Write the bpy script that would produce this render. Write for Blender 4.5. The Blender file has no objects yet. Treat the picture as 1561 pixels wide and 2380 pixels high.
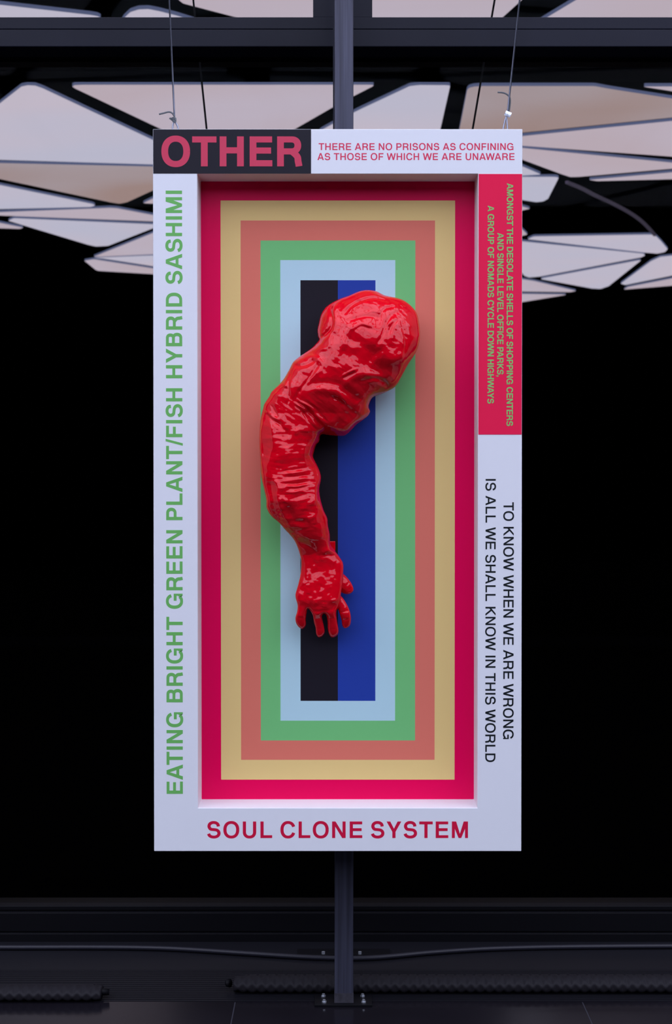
import bpy, math, random
import numpy as np
from mathutils import Vector

random.seed(4)
S = bpy.context.scene
C = S.collection
# ---------------------------------------------------------------- camera
F = 3300.0                       # focal length in pixels of the 1561x2380 frame
PX, PY = 790.0, 1132.0           # principal point
TILT = math.radians(0.73)
CAM = Vector((0.0, -3.30, 1.33))
cd = bpy.data.cameras.new('camera')
cam = bpy.data.objects.new('camera', cd)
C.objects.link(cam)
cam.location = CAM
cam.rotation_euler = (math.pi / 2 - TILT, 0, 0)
cd.sensor_fit = 'VERTICAL'
cd.sensor_height = 36.0
cd.lens = F / 2380 * 36.0
cd.shift_x = -(PX - 780.5) / 2380
cd.shift_y = (PY - 1190.0) / 2380
cd.clip_start = 0.05
cd.clip_end = 100
cd.dof.use_dof = True
cd.dof.focus_distance = 3.30
cd.dof.aperture_fstop = 7.0
S.camera = cam
# ---------------------------------------------------------------- world and exposure
w = bpy.data.worlds.new('world')
S.world = w
w.use_nodes = True
w.node_tree.nodes['Background'].inputs[0].default_value = (0.62, 0.70, 1.0, 1)
w.node_tree.nodes['Background'].inputs[1].default_value = 0.0
S.view_settings.view_transform = 'Standard'
S.view_settings.look = 'None'
S.view_settings.gamma = 1.0
S.view_settings.use_curve_mapping = False
S.view_settings.exposure = 0.0
PANEL_POWER = 1.95                # radiance of the panels standing in for reflections in the glass
NEAR_POWER = 3.2
HC = 3.90                        # height of the luminous ceiling
GLASS_Y = 0.74


def ray(px, py):
    c, s = math.cos(TILT), math.sin(TILT)
    u = (px - PX) / F
    v = -(py - PY) / F
    return Vector((u, c + v * s, -s + v * c))


def at_y(px, py, y):
    d = ray(px, py)
    t = (y - CAM.y) / d.y
    return CAM + d * t


def at_z(px, py, z):
    d = ray(px, py)
    t = (z - CAM.z) / d.z
    return CAM + d * t


# ---------------------------------------------------------------- materials
def lin(c):
    c = c / 255.0
    return c / 12.92 if c <= 0.04045 else ((c + 0.055) / 1.055) ** 2.4


def rgb(r, g, b):
    return (lin(r), lin(g), lin(b), 1)


def mat(name, col, rough=0.5, metal=0.0, spec=0.5, coat=0.0, coat_rough=0.03, bump=None, var=0.0, vscale=8.0, stretch=(1, 1, 1)):
    m = bpy.data.materials.new(name)
    m.use_nodes = True
    nt = m.node_tree
    b = nt.nodes['Principled BSDF']
    b.inputs['Base Color'].default_value = col
    b.inputs['Roughness'].default_value = rough
    b.inputs['Metallic'].default_value = metal
    b.inputs['Specular IOR Level'].default_value = spec
    b.inputs['Coat Weight'].default_value = coat
    b.inputs['Coat Roughness'].default_value = coat_rough
    tc = nt.nodes.new('ShaderNodeTexCoord')
    mp = nt.nodes.new('ShaderNodeMapping')
    mp.inputs['Scale'].default_value = stretch
    nt.links.new(tc.outputs['Object'], mp.inputs['Vector'])
    if var > 0:
        n = nt.nodes.new('ShaderNodeTexNoise')
        n.inputs['Scale'].default_value = vscale
        n.inputs['Detail'].default_value = 5
        nt.links.new(mp.outputs[0], n.inputs['Vector'])
        mr = nt.nodes.new('ShaderNodeMapRange')
        mr.inputs['From Min'].default_value = 0.3
        mr.inputs['From Max'].default_value = 0.7
        mr.inputs['To Min'].default_value = 1 - var
        mr.inputs['To Max'].default_value = 1 + var
        nt.links.new(n.outputs[0], mr.inputs[0])
        vm = nt.nodes.new('ShaderNodeVectorMath')
        vm.operation = 'SCALE'
        vm.inputs[0].default_value = col[:3]
        nt.links.new(mr.outputs[0], vm.inputs['Scale'])
        nt.links.new(vm.outputs[0], b.inputs['Base Color'])
    if bump:
        n2 = nt.nodes.new('ShaderNodeTexNoise')
        n2.inputs['Scale'].default_value = bump[0]
        n2.inputs['Detail'].default_value = 4
        nt.links.new(mp.outputs[0], n2.inputs['Vector'])
        bp = nt.nodes.new('ShaderNodeBump')
        bp.inputs['Strength'].default_value = bump[1]
        bp.inputs['Distance'].default_value = bump[2]
        nt.links.new(n2.outputs[0], bp.inputs['Height'])
        nt.links.new(bp.outputs[0], b.inputs['Normal'])
        if coat:
            nt.links.new(bp.outputs[0], b.inputs['Coat Normal'])
    return m


def panel_mat(name, cool, warm, power):
    m = bpy.data.materials.new(name)
    m.use_nodes = True
    nt = m.node_tree
    nt.nodes.clear()
    o = nt.nodes.new('ShaderNodeOutputMaterial')
    e = nt.nodes.new('ShaderNodeEmission')
    e.inputs['Strength'].default_value = power
    tc = nt.nodes.new('ShaderNodeTexCoord')
    n = nt.nodes.new('ShaderNodeTexNoise')
    n.inputs['Scale'].default_value = 0.55
    n.inputs['Detail'].default_value = 1
    nt.links.new(tc.outputs['Object'], n.inputs['Vector'])
    r = nt.nodes.new('ShaderNodeValToRGB')
    r.color_ramp.elements[0].position = 0.35
    r.color_ramp.elements[0].color = cool
    r.color_ramp.elements[1].position = 0.65
    r.color_ramp.elements[1].color = warm
    nt.links.new(n.outputs[0], r.inputs[0])
    nt.links.new(r.outputs[0], e.inputs[0])
    nt.links.new(e.outputs[0], o.inputs[0])
    return m


M = {}
M['white'] = mat('white_lacquer', (0.76, 0.78, 0.82, 1), 0.45, spec=0.3)
M['header_black'] = mat('black_vinyl', (0.017, 0.016, 0.023, 1), 0.45, spec=0.12)
M['block_red'] = mat('red_vinyl', (0.80, 0.014, 0.074, 1), 0.5, spec=0.1)
M['band_red'] = mat('crimson_print', (0.78, 0.001, 0.085, 1), 0.4, spec=0.1)
M['band_tan'] = mat('tan_print', (0.78, 0.57, 0.22, 1), 0.5, spec=0.15)
M['band_salmon'] = mat('salmon_print', (0.73, 0.185, 0.13, 1), 0.5, spec=0.15)
M['band_green'] = mat('green_print', (0.175, 0.55, 0.19, 1), 0.5, spec=0.15)
M['band_sky'] = mat('sky_blue_print', (0.47, 0.70, 0.76, 1), 0.5, spec=0.15)
M['band_black'] = mat('black_print', (0.014, 0.012, 0.018, 1), 0.5, spec=0.1)
M['band_blue'] = mat('blue_print', (0.020, 0.052, 0.34, 1), 0.5, spec=0.1)
M['ink_rose'] = mat('rose_ink', (0.60, 0.045, 0.10, 1), 0.5, spec=0.25)
M['ink_pink'] = mat('pink_red_ink', (0.68, 0.032, 0.095, 1), 0.5, spec=0.25)
M['ink_green'] = mat('green_ink', (0.145, 0.46, 0.11, 1), 0.5, spec=0.25)
M['ink_sage'] = mat('sage_green_ink', (0.24, 0.52, 0.15, 1), 0.5, spec=0.25)
M['ink_black'] = mat('black_ink', (0.006, 0.010, 0.012, 1), 0.5, spec=0.25)
M['ink_crimson'] = mat('crimson_ink', (0.60, 0.004, 0.045, 1), 0.5, spec=0.25)
M['gloss_red'] = mat('glossy_red_paint', (0.64, 0.0010, 0.010, 1), 0.35, spec=0.0, coat=0.72, coat_rough=0.06,
                     bump=(180, 0.22, 0.0006))
M['steel'] = mat('dark_steel', (0.048, 0.050, 0.075, 1), 0.38, metal=0.3, spec=0.3, var=0.5, vscale=90, stretch=(1, 1, 0.02))
M['frame_black'] = mat('black_aluminium', (0.010, 0.011, 0.019, 1), 0.35, spec=0.12, metal=0.0, var=0.25, vscale=2.5)
M['beam_black'] = mat('matt_black_beam', (0.004, 0.003, 0.003, 1), 0.7, spec=0.1)
M['cable'] = mat('galvanised_wire', (0.33, 0.35, 0.43, 1), 0.35, metal=0.8)
M['cable_dark'] = mat('dark_wire', (0.10, 0.11, 0.12, 1), 0.5)
M['zinc'] = mat('zinc', (0.62, 0.66, 0.72, 1), 0.3, metal=0.8, bump=(300, 0.3, 0.0005))
M['black'] = mat('black_paint', (0.0015, 0.0015, 0.0018, 1), 0.9, spec=0.0)
M['ceiling'] = mat('black_ceiling', (0.003, 0.0035, 0.003, 1), 0.9, spec=0.0)
M['tile'] = mat('charcoal_floor_tile', (0.008, 0.007, 0.010, 1), 0.17, spec=0.15, var=0.2, vscale=3, bump=(40, 0.1, 0.001))
M['grout'] = mat('grey_grout', (0.035, 0.035, 0.05, 1), 0.8)
M['grate'] = mat('ribbed_aluminium_strip', (0.008, 0.008, 0.011, 1), 0.45, spec=0.15)
M['rubber'] = mat('black_rubber', (0.0035, 0.0035, 0.005, 1), 0.5, spec=0.12)
M['braid'] = mat('braided_nylon', (0.011, 0.010, 0.013, 1), 0.6, spec=0.15)
M['hose'] = mat('grey_black_hose', (0.012, 0.012, 0.019, 1), 0.4, spec=0.3)
M['weld'] = mat('brushed_base', (0.045, 0.043, 0.055, 1), 0.5, metal=0.3, var=0.4, vscale=60)
M['panel_cool'] = panel_mat('cool_reflected_panel', (0.78, 0.80, 1.0, 1), (0.86, 0.80, 0.95, 1), PANEL_POWER)
M['panel_rose'] = panel_mat('rose_reflected_panel', (0.86, 0.78, 0.93, 1), (0.84, 0.72, 0.82, 1), PANEL_POWER * 0.92)
M['panel_warm'] = panel_mat('warm_reflected_panel', (0.72, 0.66, 0.74, 1), (0.62, 0.45, 0.42, 1), PANEL_POWER * 0.85)
M['panel_near'] = panel_mat('near_backlit_acrylic', (0.76, 0.83, 1.10, 1), (0.84, 0.84, 1.05, 1), NEAR_POWER)
M['panel_edge'] = mat('ghost_edge_glow', (0.2, 0.26, 0.45, 1), 0.5)  # blue glow stands in for the doubled reflection along panel edges
e = M['panel_edge'].node_tree.nodes['Principled BSDF']
e.inputs['Emission Color'].default_value = (0.40, 0.50, 0.95, 1)
e.inputs['Emission Strength'].default_value = 0.62
M['curve_glow'] = mat('reflected_curve_glow', (0.30, 0.26, 0.40, 1), 0.5)
e = M['curve_glow'].node_tree.nodes['Principled BSDF']
e.inputs['Emission Color'].default_value = (0.62, 0.55, 0.85, 1)      # glow stands in for a curved edge mirrored in the glass
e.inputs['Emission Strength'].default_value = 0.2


def glass_mat():
    m = bpy.data.materials.new('tinted_glass')
    m.use_nodes = True
    nt = m.node_tree
    nt.nodes.clear()
    o = nt.nodes.new('ShaderNodeOutputMaterial')
    t = nt.nodes.new('ShaderNodeBsdfTransparent')
    t.inputs[0].default_value = (0.56, 0.55, 0.55, 1)
    g = nt.nodes.new('ShaderNodeBsdfGlossy')
    g.inputs['Roughness'].default_value = 0.02
    g.inputs[0].default_value = (0.9, 0.95, 1, 1)
    fr = nt.nodes.new('ShaderNodeFresnel')
    fr.inputs[0].default_value = 1.07
    mx = nt.nodes.new('ShaderNodeMixShader')
    nt.links.new(fr.outputs[0], mx.inputs[0])
    nt.links.new(t.outputs[0], mx.inputs[1])
    nt.links.new(g.outputs[0], mx.inputs[2])
    nt.links.new(mx.outputs[0], o.inputs[0])
    return m


M['glass'] = glass_mat()


# ---------------------------------------------------------------- mesh helpers
class MB:
    def __init__(self):
        self.v, self.f, self.mi = [], [], []

    def add(self, vs, fs, mi=0):
        b = len(self.v)
        self.v += [tuple(p) for p in vs]
        self.f += [tuple(b + i for i in f) for f in fs]
        self.mi += [mi] * len(fs)

    def box(self, x0, x1, y0, y1, z0, z1, mi=0):
        self.add([(x0, y0, z0), (x1, y0, z0), (x1, y1, z0), (x0, y1, z0), (x0, y0, z1), (x1, y0, z1), (x1, y1, z1), (x0, y1, z1)],
                 [(0, 3, 2, 1), (4, 5, 6, 7), (0, 1, 5, 4), (1, 2, 6, 5), (2, 3, 7, 6), (3, 0, 4, 7)], mi)

    def prism(self, pts, a, b, axis='Z', mi_side=0, mi_cap=0):
        """pts: 2D loop; extruded along the axis from a to b"""
        n = len(pts)
        if axis == 'Z':
            lo = [(p[0], p[1], a) for p in pts]
            hi = [(p[0], p[1], b) for p in pts]
        else:
            lo = [(p[0], a, p[1]) for p in pts]
            hi = [(p[0], b, p[1]) for p in pts]
        base = len(self.v)
        self.v += lo + hi
        self.f.append(tuple(range(base, base + n)))
        self.mi.append(mi_cap)
        self.f.append(tuple(range(base + 2 * n - 1, base + n - 1, -1)))
        self.mi.append(mi_side)
        for i in range(n):
            j = (i + 1) % n
            self.f.append((base + i, base + n + i, base + n + j, base + j))
            self.mi.append(mi_side)

    def tube(self, pts, r, seg=10, caps=True):
        pts = [Vector(p) for p in pts]
        n = len(pts)
        rings = []
        up = Vector((0.13, 0.97, 0.21)).normalized()
        for i, p in enumerate(pts):
            d = (pts[min(i + 1, n - 1)] - pts[max(i - 1, 0)]).normalized()
            a = up - d * up.dot(d)
            if a.length < 1e-4:
                a = Vector((1, 0, 0)) - d * d.x
            a.normalize()
            up = a
            b = d.cross(a)
            rr = r[i] if isinstance(r, (list, tuple)) else r
            rings.append([p + a * (rr * math.cos(2 * math.pi * k / seg)) + b * (rr * math.sin(2 * math.pi * k / seg)) for k in range(seg)])
        vs = [q for ring in rings for q in ring]
        fs = []
        for i in range(n - 1):
            for k in range(seg):
                k2 = (k + 1) % seg
                fs.append((i * seg + k, i * seg + k2, (i + 1) * seg + k2, (i + 1) * seg + k))
        if caps:
            fs.append(tuple(range(seg - 1, -1, -1)))
            fs.append(tuple((n - 1) * seg + k for k in range(seg)))
        self.add(vs, fs)

    def build(self, name, mats, parent=None, smooth=False, bevel=0.0):
        me = bpy.data.meshes.new(name)
        me.from_pydata(self.v, [], self.f)
        if not isinstance(mats, (list, tuple)):
            mats = [mats]
        for m in mats:
            me.materials.append(m)
        if len(mats) > 1:
            me.polygons.foreach_set('material_index', self.mi)
        if smooth:
            me.polygons.foreach_set('use_smooth', [True] * len(me.polygons))
        me.update()
        o = bpy.data.objects.new(name, me)
        C.objects.link(o)
        if parent:
            o.parent = parent
            o.matrix_parent_inverse = parent.matrix_world.inverted()
        if bevel:
            b = o.modifiers.new('bevel', 'BEVEL')
            b.width = bevel
            b.segments = 2
            b.limit_method = 'ANGLE'
        return o


def empty(name, loc=(0, 0, 0)):
    o = bpy.data.objects.new(name, None)
    o.empty_display_size = 0.1
    C.objects.link(o)
    o.location = loc
    o.matrix_world.translation = Vector(loc)
    return o


def tag(o, label=None, cat=None, group=None, kind=None):
    if label:
        o['label'] = label
    if cat:
        o['category'] = cat
    if group:
        o['group'] = group
    if kind:
        o['kind'] = kind
    return o


def boxo(name, x0, x1, y0, y1, z0, z1, m, parent=None, bevel=0.0):
    b = MB()
    b.box(x0, x1, y0, y1, z0, z1)
    return b.build(name, m, parent, bevel=bevel)


def cyl(mb, c, r, h, axis='Z', seg=16):
    c = Vector(c)
    d = {'Z': Vector((0, 0, h)), 'Y': Vector((0, h, 0)), 'X': Vector((h, 0, 0))}[axis]
    mb.tube([c, c + d], r, seg)


def catmull(pts, n=8):
    pts = [np.array(p, float) for p in pts]
    out = []
    P = [2 * pts[0] - pts[1]] + pts + [2 * pts[-1] - pts[-2]]
    for i in range(1, len(P) - 2):
        for k in range(n):
            t = k / n
            out.append(0.5 * ((2 * P[i]) + (-P[i - 1] + P[i + 1]) * t + (2 * P[i - 1] - 5 * P[i] + 4 * P[i + 1] - P[i + 2]) * t * t
                              + (-P[i - 1] + 3 * P[i] - 3 * P[i + 1] + P[i + 2]) * t ** 3))
    out.append(pts[-1])
    return out


# ================================================================ THE SETTING
XW, YB, YF = 9.0, 24.0, -9.5
fl = boxo('floor', -XW, XW, YF, YB, -0.10, -0.006, M['black'])
tag(fl, kind='structure')
boxo('grout_bed', -3.6, 3.6, -6.5, 0.228, -0.006, -0.0012, M['grout'], fl)
TW = 0.866
X0 = at_z(545, 2335, 0).x
tile_me = None
ty = 0.230
for r in range(7):
    for c in range(-4, 4):
        x = X0 + c * TW
        o = None
        if tile_me is None:
            o = boxo('tile', -TW / 2 + 0.0014, TW / 2 - 0.0014, -TW / 2 + 0.0014, TW / 2 - 0.0014, -0.006, 0.0, M['tile'], fl)
            tile_me = o.data
        else:
            o = bpy.data.objects.new('tile', tile_me)
            C.objects.link(o)
            o.parent = fl
        o.location = (x + TW / 2, ty - TW / 2 - r * TW, 0)
for nm, b in (('wall_left', (-XW - 0.1, -XW, YF, YB, -0.1, HC + 0.2)), ('wall_right', (XW, XW + 0.1, YF, YB, -0.1, HC + 0.2)),
              ('wall_back', (-XW, XW, YB, YB + 0.1, -0.1, HC + 0.2)), ('wall_front', (-XW, XW, YF - 0.1, YF, -0.1, HC + 0.2))):
    tag(boxo(nm, *b, M['black']), kind='structure')
ceil = boxo('ceiling', -XW, XW, YF, YB, HC + 0.024, HC + 0.2, M['ceiling'])
tag(ceil, kind='structure')


def round_poly(P, k=0.15, mn=0.10):
    """soften the corners of a floor-plan polygon"""
    out = []
    n = len(P)
    for i in range(n):
        a, b, c = P[i - 1], P[i], P[(i + 1) % n]
        va, vc = a - b, c - b
        la, lc = va.length, vc.length
        if la < 1e-6 or lc < 1e-6:
            continue
        r = min(la * k, lc * k, mn)
        p0 = b + va / la * r
        p2 = b + vc / lc * r
        for t in (0, 0.33, 0.66, 1):
            out.append(p0 * (1 - t) ** 2 + b * 2 * t * (1 - t) + p2 * t * t)
    return out


def light_or_reflected_panel(pts2, m, th=0.022):
    mb = MB()
    P = round_poly([Vector(p) for p in pts2])
    area = sum(P[i].x * P[(i + 1) % len(P)].y - P[(i + 1) % len(P)].x * P[i].y for i in range(len(P)))
    if area > 0:
        P.reverse()
    mb.prism([(p.x, p.y) for p in P], HC, HC + th, 'Z', 1, 0)
    return mb.build('light_or_reflected_panel', [m, M['panel_edge']], ceil)


pc, pr, pw = M['panel_cool'], M['panel_rose'], M['panel_warm']
REFLECTED_PANELS = [  # emissive panels added behind the glass in place of its ceiling reflections
    (pc, [(-60, 5), (0, 11), (240, 38), (200, 92), (-60, 118)]),
    (pc, [(288, 42), (303, 28), (322, 22), (345, 21), (370, 26), (410, 36), (520, 70), (400, 104), (270, 70)]),
    (pr, [(400, -45), (408, -6), (425, 8), (540, 38), (700, 80), (1120, 80), (1169, 39), (1212, 0), (1262, -45)]),
    (pr, [(1225, 68), (1273, 39), (1338, 0), (1412, -45), (1640, -45), (1640, 72)]),
    (pc, [(-60, 290), (0, 240), (50, 201), (65, 198), (82, 199), (99, 205), (344, 320), (450, 370), (450, 385), (0, 371.5), (-60, 369)]),
    (pr, [(156, 197), (873, 197), (824, 222), (770, 251), (690, 297), (640, 325), (560, 352), (470, 345), (373, 299.5)]),
    (pc, [(740, 306), (824, 260), (952, 200), (975, 197.5), (1046, 198), (1023, 300), (1015, 335), (760, 335)]),
    (pw, [(1087, 200), (1381, 200), (1413, 206), (1561, 229), (1640, 243), (1640, 265), (1561, 273), (1216, 308), (1150, 316), (1064, 318)]),
    (pr, [(1490, 201), (1640, 201), (1640, 228), (1561, 212)]),
    (pr, [(1190, 320), (1216, 316), (1561, 281), (1640, 273), (1640, 371), (1561, 364), (1216, 339), (1190, 337)]),
    (pr, [(1190, 342), (1216, 344), (1561, 378), (1640, 385), (1640, 387), (1561, 392), (1345, 411), (1325, 411.5), (1305, 405), (1216, 372), (1190, 361)]),
    (pc, [(1190, 376), (1214, 387), (1257, 405.5), (1214, 408), (1190, 408.5)]),
    (pc, [(1185, 411), (1299, 411), (1273, 462), (1262, 468), (1246, 470), (1214, 465), (1185, 460)]),
    (pr, [(1368, 418), (1561, 400.5), (1640, 393), (1640, 415), (1561, 416.5), (1387, 421)]),
    (pr, [(1190, 474), (1214, 480), (1231, 485), (1214, 489), (1190, 494)]),
    (pr, [(1195, 521), (1214, 534), (1225, 545), (1214, 548), (1195, 552)]),
    (pc, [(1225, 556), (1240, 549.5), (1520, 545), (1536, 561), (1551, 579), (1544, 586), (1527, 589.5), (1497, 587)]),
    (pc, [(1185, 559), (1214, 561), (1495, 589.5), (1498, 594), (1490, 598), (1253, 643), (1229, 645), (1218, 641), (1185, 600)]),
    (pc, [(1491, 603.5), (1414, 665), (1395, 671.5), (1375, 670.5), (1252, 648)]),
    (pc, [(1640, 592), (1561, 594), (1534, 597), (1512, 607), (1442, 659), (1452, 662.5), (1561, 640.5), (1640, 625)]),
    (pr, [(1449, 673), (1458, 667), (1561, 647), (1640, 632), (1640, 655), (1561, 664)]),
    (pr, [(1170, 643), (1214, 649), (1241, 653), (1338, 676), (1325, 679), (1214, 677.5), (1170, 677)]),
    (pr, [(1150, 682), (1214, 683), (1320, 684.5), (1214, 702), (1150, 712)]),
    (pw, [(-60, 377), (0, 379), (354, 387), (410, 388), (410, 418), (354, 443), (295, 470), (277, 473.5), (256, 470), (0, 416), (-60, 403)]),
    (pc, [(-60, 417), (0, 430), (215, 474), (221, 477.5), (211, 481), (0, 486), (-60, 488)]),
    (pr, [(-60, 495), (0, 493), (256, 483), (272, 484), (354, 499.6), (410, 510), (410, 516), (354, 514.5), (0, 501), (-60, 499)]),
    (pr, [(333, 472), (354, 462), (390, 447), (390, 474), (345, 473)]),
    (pc, [(19, 513), (32, 507), (354, 521), (374, 522), (354, 531), (251, 571.5), (223, 573), (205, 569)]),
    (pr, [(-60, 505), (0, 518), (54, 529), (46, 532), (0, 530.5), (-60, 529)]),
    (pr, [(218, 596.5), (354, 542), (400, 522), (400, 589), (354, 591), (235, 596.5)]),
    (pc, [(218, 599), (354, 593.5), (400, 592), (400, 626), (354, 618.5), (240, 601)]),
    (pr, [(196, 606), (218, 602.5), (354, 623.5), (410, 632), (410, 640), (354, 637), (228, 629.5), (222, 627)]),
]
for m, poly in REFLECTED_PANELS:
    light_or_reflected_panel([at_z(x, y, HC).xy for x, y in poly], m)


def panel_field(x0, x1, y0, y1, nx, ny, m, gap, seed):
    rnd = random.Random(seed)
    G = [[Vector((x0 + (x1 - x0) * i / nx + (rnd.uniform(-0.3, 0.3) * (x1 - x0) / nx if 0 < i < nx else 0),
                  y0 + (y1 - y0) * j / ny + (rnd.uniform(-0.28, 0.28) * (y1 - y0) / ny if 0 < j < ny else 0)))
          for i in range(nx + 1)] for j in range(ny + 1)]
    for j in range(ny):
        for i in range(nx):
            q = [G[j][i], G[j][i + 1], G[j + 1][i + 1], G[j + 1][i]]
            polys = [q] if rnd.random() < 0.4 else [[q[0], q[1], q[2]], [q[0], q[2], q[3]]]
            for p in polys:
                c = sum(p, Vector((0, 0))) / len(p)
                light_or_reflected_panel([a + (c - a).normalized() * gap for a in p], m)


panel_field(-8.2, 8.2, -9.2, GLASS_Y - 0.35, 9, 8, M['panel_near'], 0.11, 3)   # the ceiling on the viewer's side of the glass
panel_field(-4.0, 4.0, GLASS_Y + 0.35, 3.7, 5, 3, pc, 0.12, 9)  # unseen panels added to continue the stand-in ceiling behind the glass

# glowing strip added for the reflection of a curved ceiling edge, right
mb = MB()
cv = catmull([(1316, 425), (1352, 440), (1385, 457), (1424, 475), (1461, 495), (1487, 513), (1507, 532), (1521, 548)], 6)
pts = [at_z(p[0], p[1], HC) for p in cv]
wd = [0.05] * len(pts)
for i in range(len(pts) - 1):
    a, b = pts[i], pts[i + 1]
    pass
for sgn in (1,):
    vs, fs = [], []
    n = len(pts)
    for i, p in enumerate(pts):
        d = (pts[min(i + 1, n - 1)] - pts[max(i - 1, 0)]).normalized()
        nn = Vector((-d.y, d.x, 0)) * 0.013
        for q, z in ((p - nn, HC - 0.006), (p + nn, HC - 0.006), (p + nn, HC + 0.02), (p - nn, HC + 0.02)):
            vs.append((q.x, q.y, z))
    for i in range(n - 1):
        for k in range(4):
            fs.append((i * 4 + k, i * 4 + (k + 1) % 4, i * 4 + 4 + (k + 1) % 4, i * 4 + 4 + k))
    mb.add(vs, fs)
o = mb.build('trim_1', M['curve_glow'])
tag(o, kind='structure')

# ---- the glazed wall behind the artwork
zt = lambda py, y: at_y(790, py, y).z
win = tag(empty('window_1', (0, GLASS_Y, 0)), kind='structure')
TY = GLASS_Y - 0.10                                   # front face of the transom
z_top, z_mid, z_bot = zt(38.5, TY), zt(67.5, TY), zt(108.5, TY)
boxo('transom_cap', -6, 6, TY + 0.004, GLASS_Y + 0.05, z_mid + 0.001, z_top, M['frame_black'], win, 0.002)
boxo('transom', -6, 6, TY, GLASS_Y + 0.05, z_bot, z_mid - 0.001, M['frame_black'], win, 0.002)
xm0, xm1 = at_y(727, 20, TY).x, at_y(865, 20, TY).x
boxo('mullion', xm0, xm1, TY + 0.012, GLASS_Y + 0.05, z_top, HC + 0.02, M['frame_black'], win, 0.003)
rb = zt(2103, GLASS_Y - 0.02)
prof = [(0.0, 0.030), (0.0, 0.030)]
zs = [zt(2196, GLASS_Y - 0.06), zt(2171, GLASS_Y - 0.06), zt(2120, GLASS_Y - 0.04), rb]
boxo('bottom_rail', -6, 6, GLASS_Y - 0.06, GLASS_Y + 0.05, -0.004, zs[0], M['rubber'], win, 0.002)
boxo('bottom_rail', -6, 6, GLASS_Y - 0.055, GLASS_Y + 0.05, zs[0] + 0.0015, zs[1], M['rubber'], win, 0.002)
boxo('bottom_rail', -6, 6, GLASS_Y - 0.045, GLASS_Y + 0.05, zs[1] + 0.0015, zs[2], M['rubber'], win, 0.002)
boxo('bottom_rail', -6, 6, GLASS_Y - 0.03, GLASS_Y + 0.05, zs[2] + 0.0015, zs[3], M['rubber'], win, 0.002)
boxo('glass_pane', -6, 6, GLASS_Y, GLASS_Y + 0.012, zs[3] - 0.01, z_bot + 0.01, M['glass'], win)
boxo('glass_pane', -6, xm0 + 0.01, GLASS_Y, GLASS_Y + 0.012, z_top - 0.01, HC + 0.02, M['glass'], win)
boxo('glass_pane', xm1 - 0.01, 6, GLASS_Y, GLASS_Y + 0.012, z_top - 0.01, HC + 0.02, M['glass'], win)
# slim glazing bead that shows just left of the post
BY = GLASS_Y - 0.17
bx0, bx1 = at_y(773.5, 250, BY).x, at_y(783, 250, BY).x
boxo('glazing_bead', bx0, bx0 + 0.004, BY, BY + 0.03, z_bot - 0.6, HC + 0.02, M['frame_black'], win)
boxo('glazing_bead', bx0 + 0.006, bx1, BY + 0.004, BY + 0.03, z_bot - 0.6, HC + 0.02, M['frame_black'], win)
boxo('glazing_bead', bx0, bx1, BY + 0.03, GLASS_Y - 0.1, z_bot - 0.6, z_bot - 0.56, M['frame_black'], win)

# ---- black beam behind the glass
b0 = GLASS_Y + 0.30
bm = boxo('trim_2', -7, 7, b0, b0 + 0.16, zt(157, b0), zt(70, b0), M['beam_black'])
tag(bm, kind='structure')
boxo('lower_flange', -7, 7, b0 + 0.02, b0 + 0.14, zt(190.5, b0 + 0.14), zt(157, b0), M['beam_black'], bm)

# ---- ribbed threshold strip between the tiles and the glass
mb = MB()
g0, g1 = 0.232, 0.46
mb.box(-5, 5, g0, g1 + 0.2, -0.006, -0.0045)
n = 16
for i in range(n):
    y = g0 + (g1 - g0) * i / n
    mb.box(-5, 5, y + 0.001, y + (g1 - g0) / n - 0.0040, -0.0045, 0.0)
mb.box(-5, 5, g1, GLASS_Y - 0.06, -0.0045, -0.001)
o = mb.build('trim_3', M['grate'])
tag(o, kind='structure')

# ================================================================ POST
PYF = 0.205
pz = 0.0
pl, prx = at_y(776.5, 1990, PYF).x, at_y(820, 1990, PYF).x
pl0 = at_y(779.5, 150, PYF).x
post = empty('steel_post', ((pl0 + prx) / 2, PYF + 0.025, 0))
tag(post, 'dark grey square steel post standing on a bolted plate behind the artwork', 'post')
mb = MB()
pw_ = 0.0465
pcx = (pl0 + prx) / 2
pcx = at_y(799, 1200, PYF).x
mb.box(pcx - pw_ / 2, pcx + pw_ / 2, PYF, PYF + 0.05, 0.006, HC + 0.02)
mb.build('shaft', M['steel'], post, bevel=0.003)
bp = MB()
bx0, bx1 = at_z(730, 2343, 0).x, at_z(865, 2343, 0).x
bp.box(bx0, bx1, PYF - 0.013, PYF + 0.060, 0, 0.006)
bp.build('base_plate', M['rubber'], post, bevel=0.001)
cl = MB()
cl.box(pcx - pw_ / 2 - 0.0006, pcx + pw_ / 2 + 0.0006, PYF - 0.0008, PYF + 0.0505, 0.006, 0.030)
cl.build('worn_foot', M['weld'], post)['label'] = 'pale scuffed foot of the post'
for bx in (751, 843):
    for k, yy in enumerate((0.003, 0.042)):
        q = MB()
        x = at_z(bx + (0 if k else 2), 2340, 0).x
        q.tube([(x, PYF + yy, 0.006), (x, PYF + yy, 0.009)], 0.0062, 6)
        q.tube([(x, PYF + yy, 0.009), (x, PYF + yy, 0.013)], [0.004, 0.0035], 10)
        q.build('bolt', M['zinc'], post)

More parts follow.
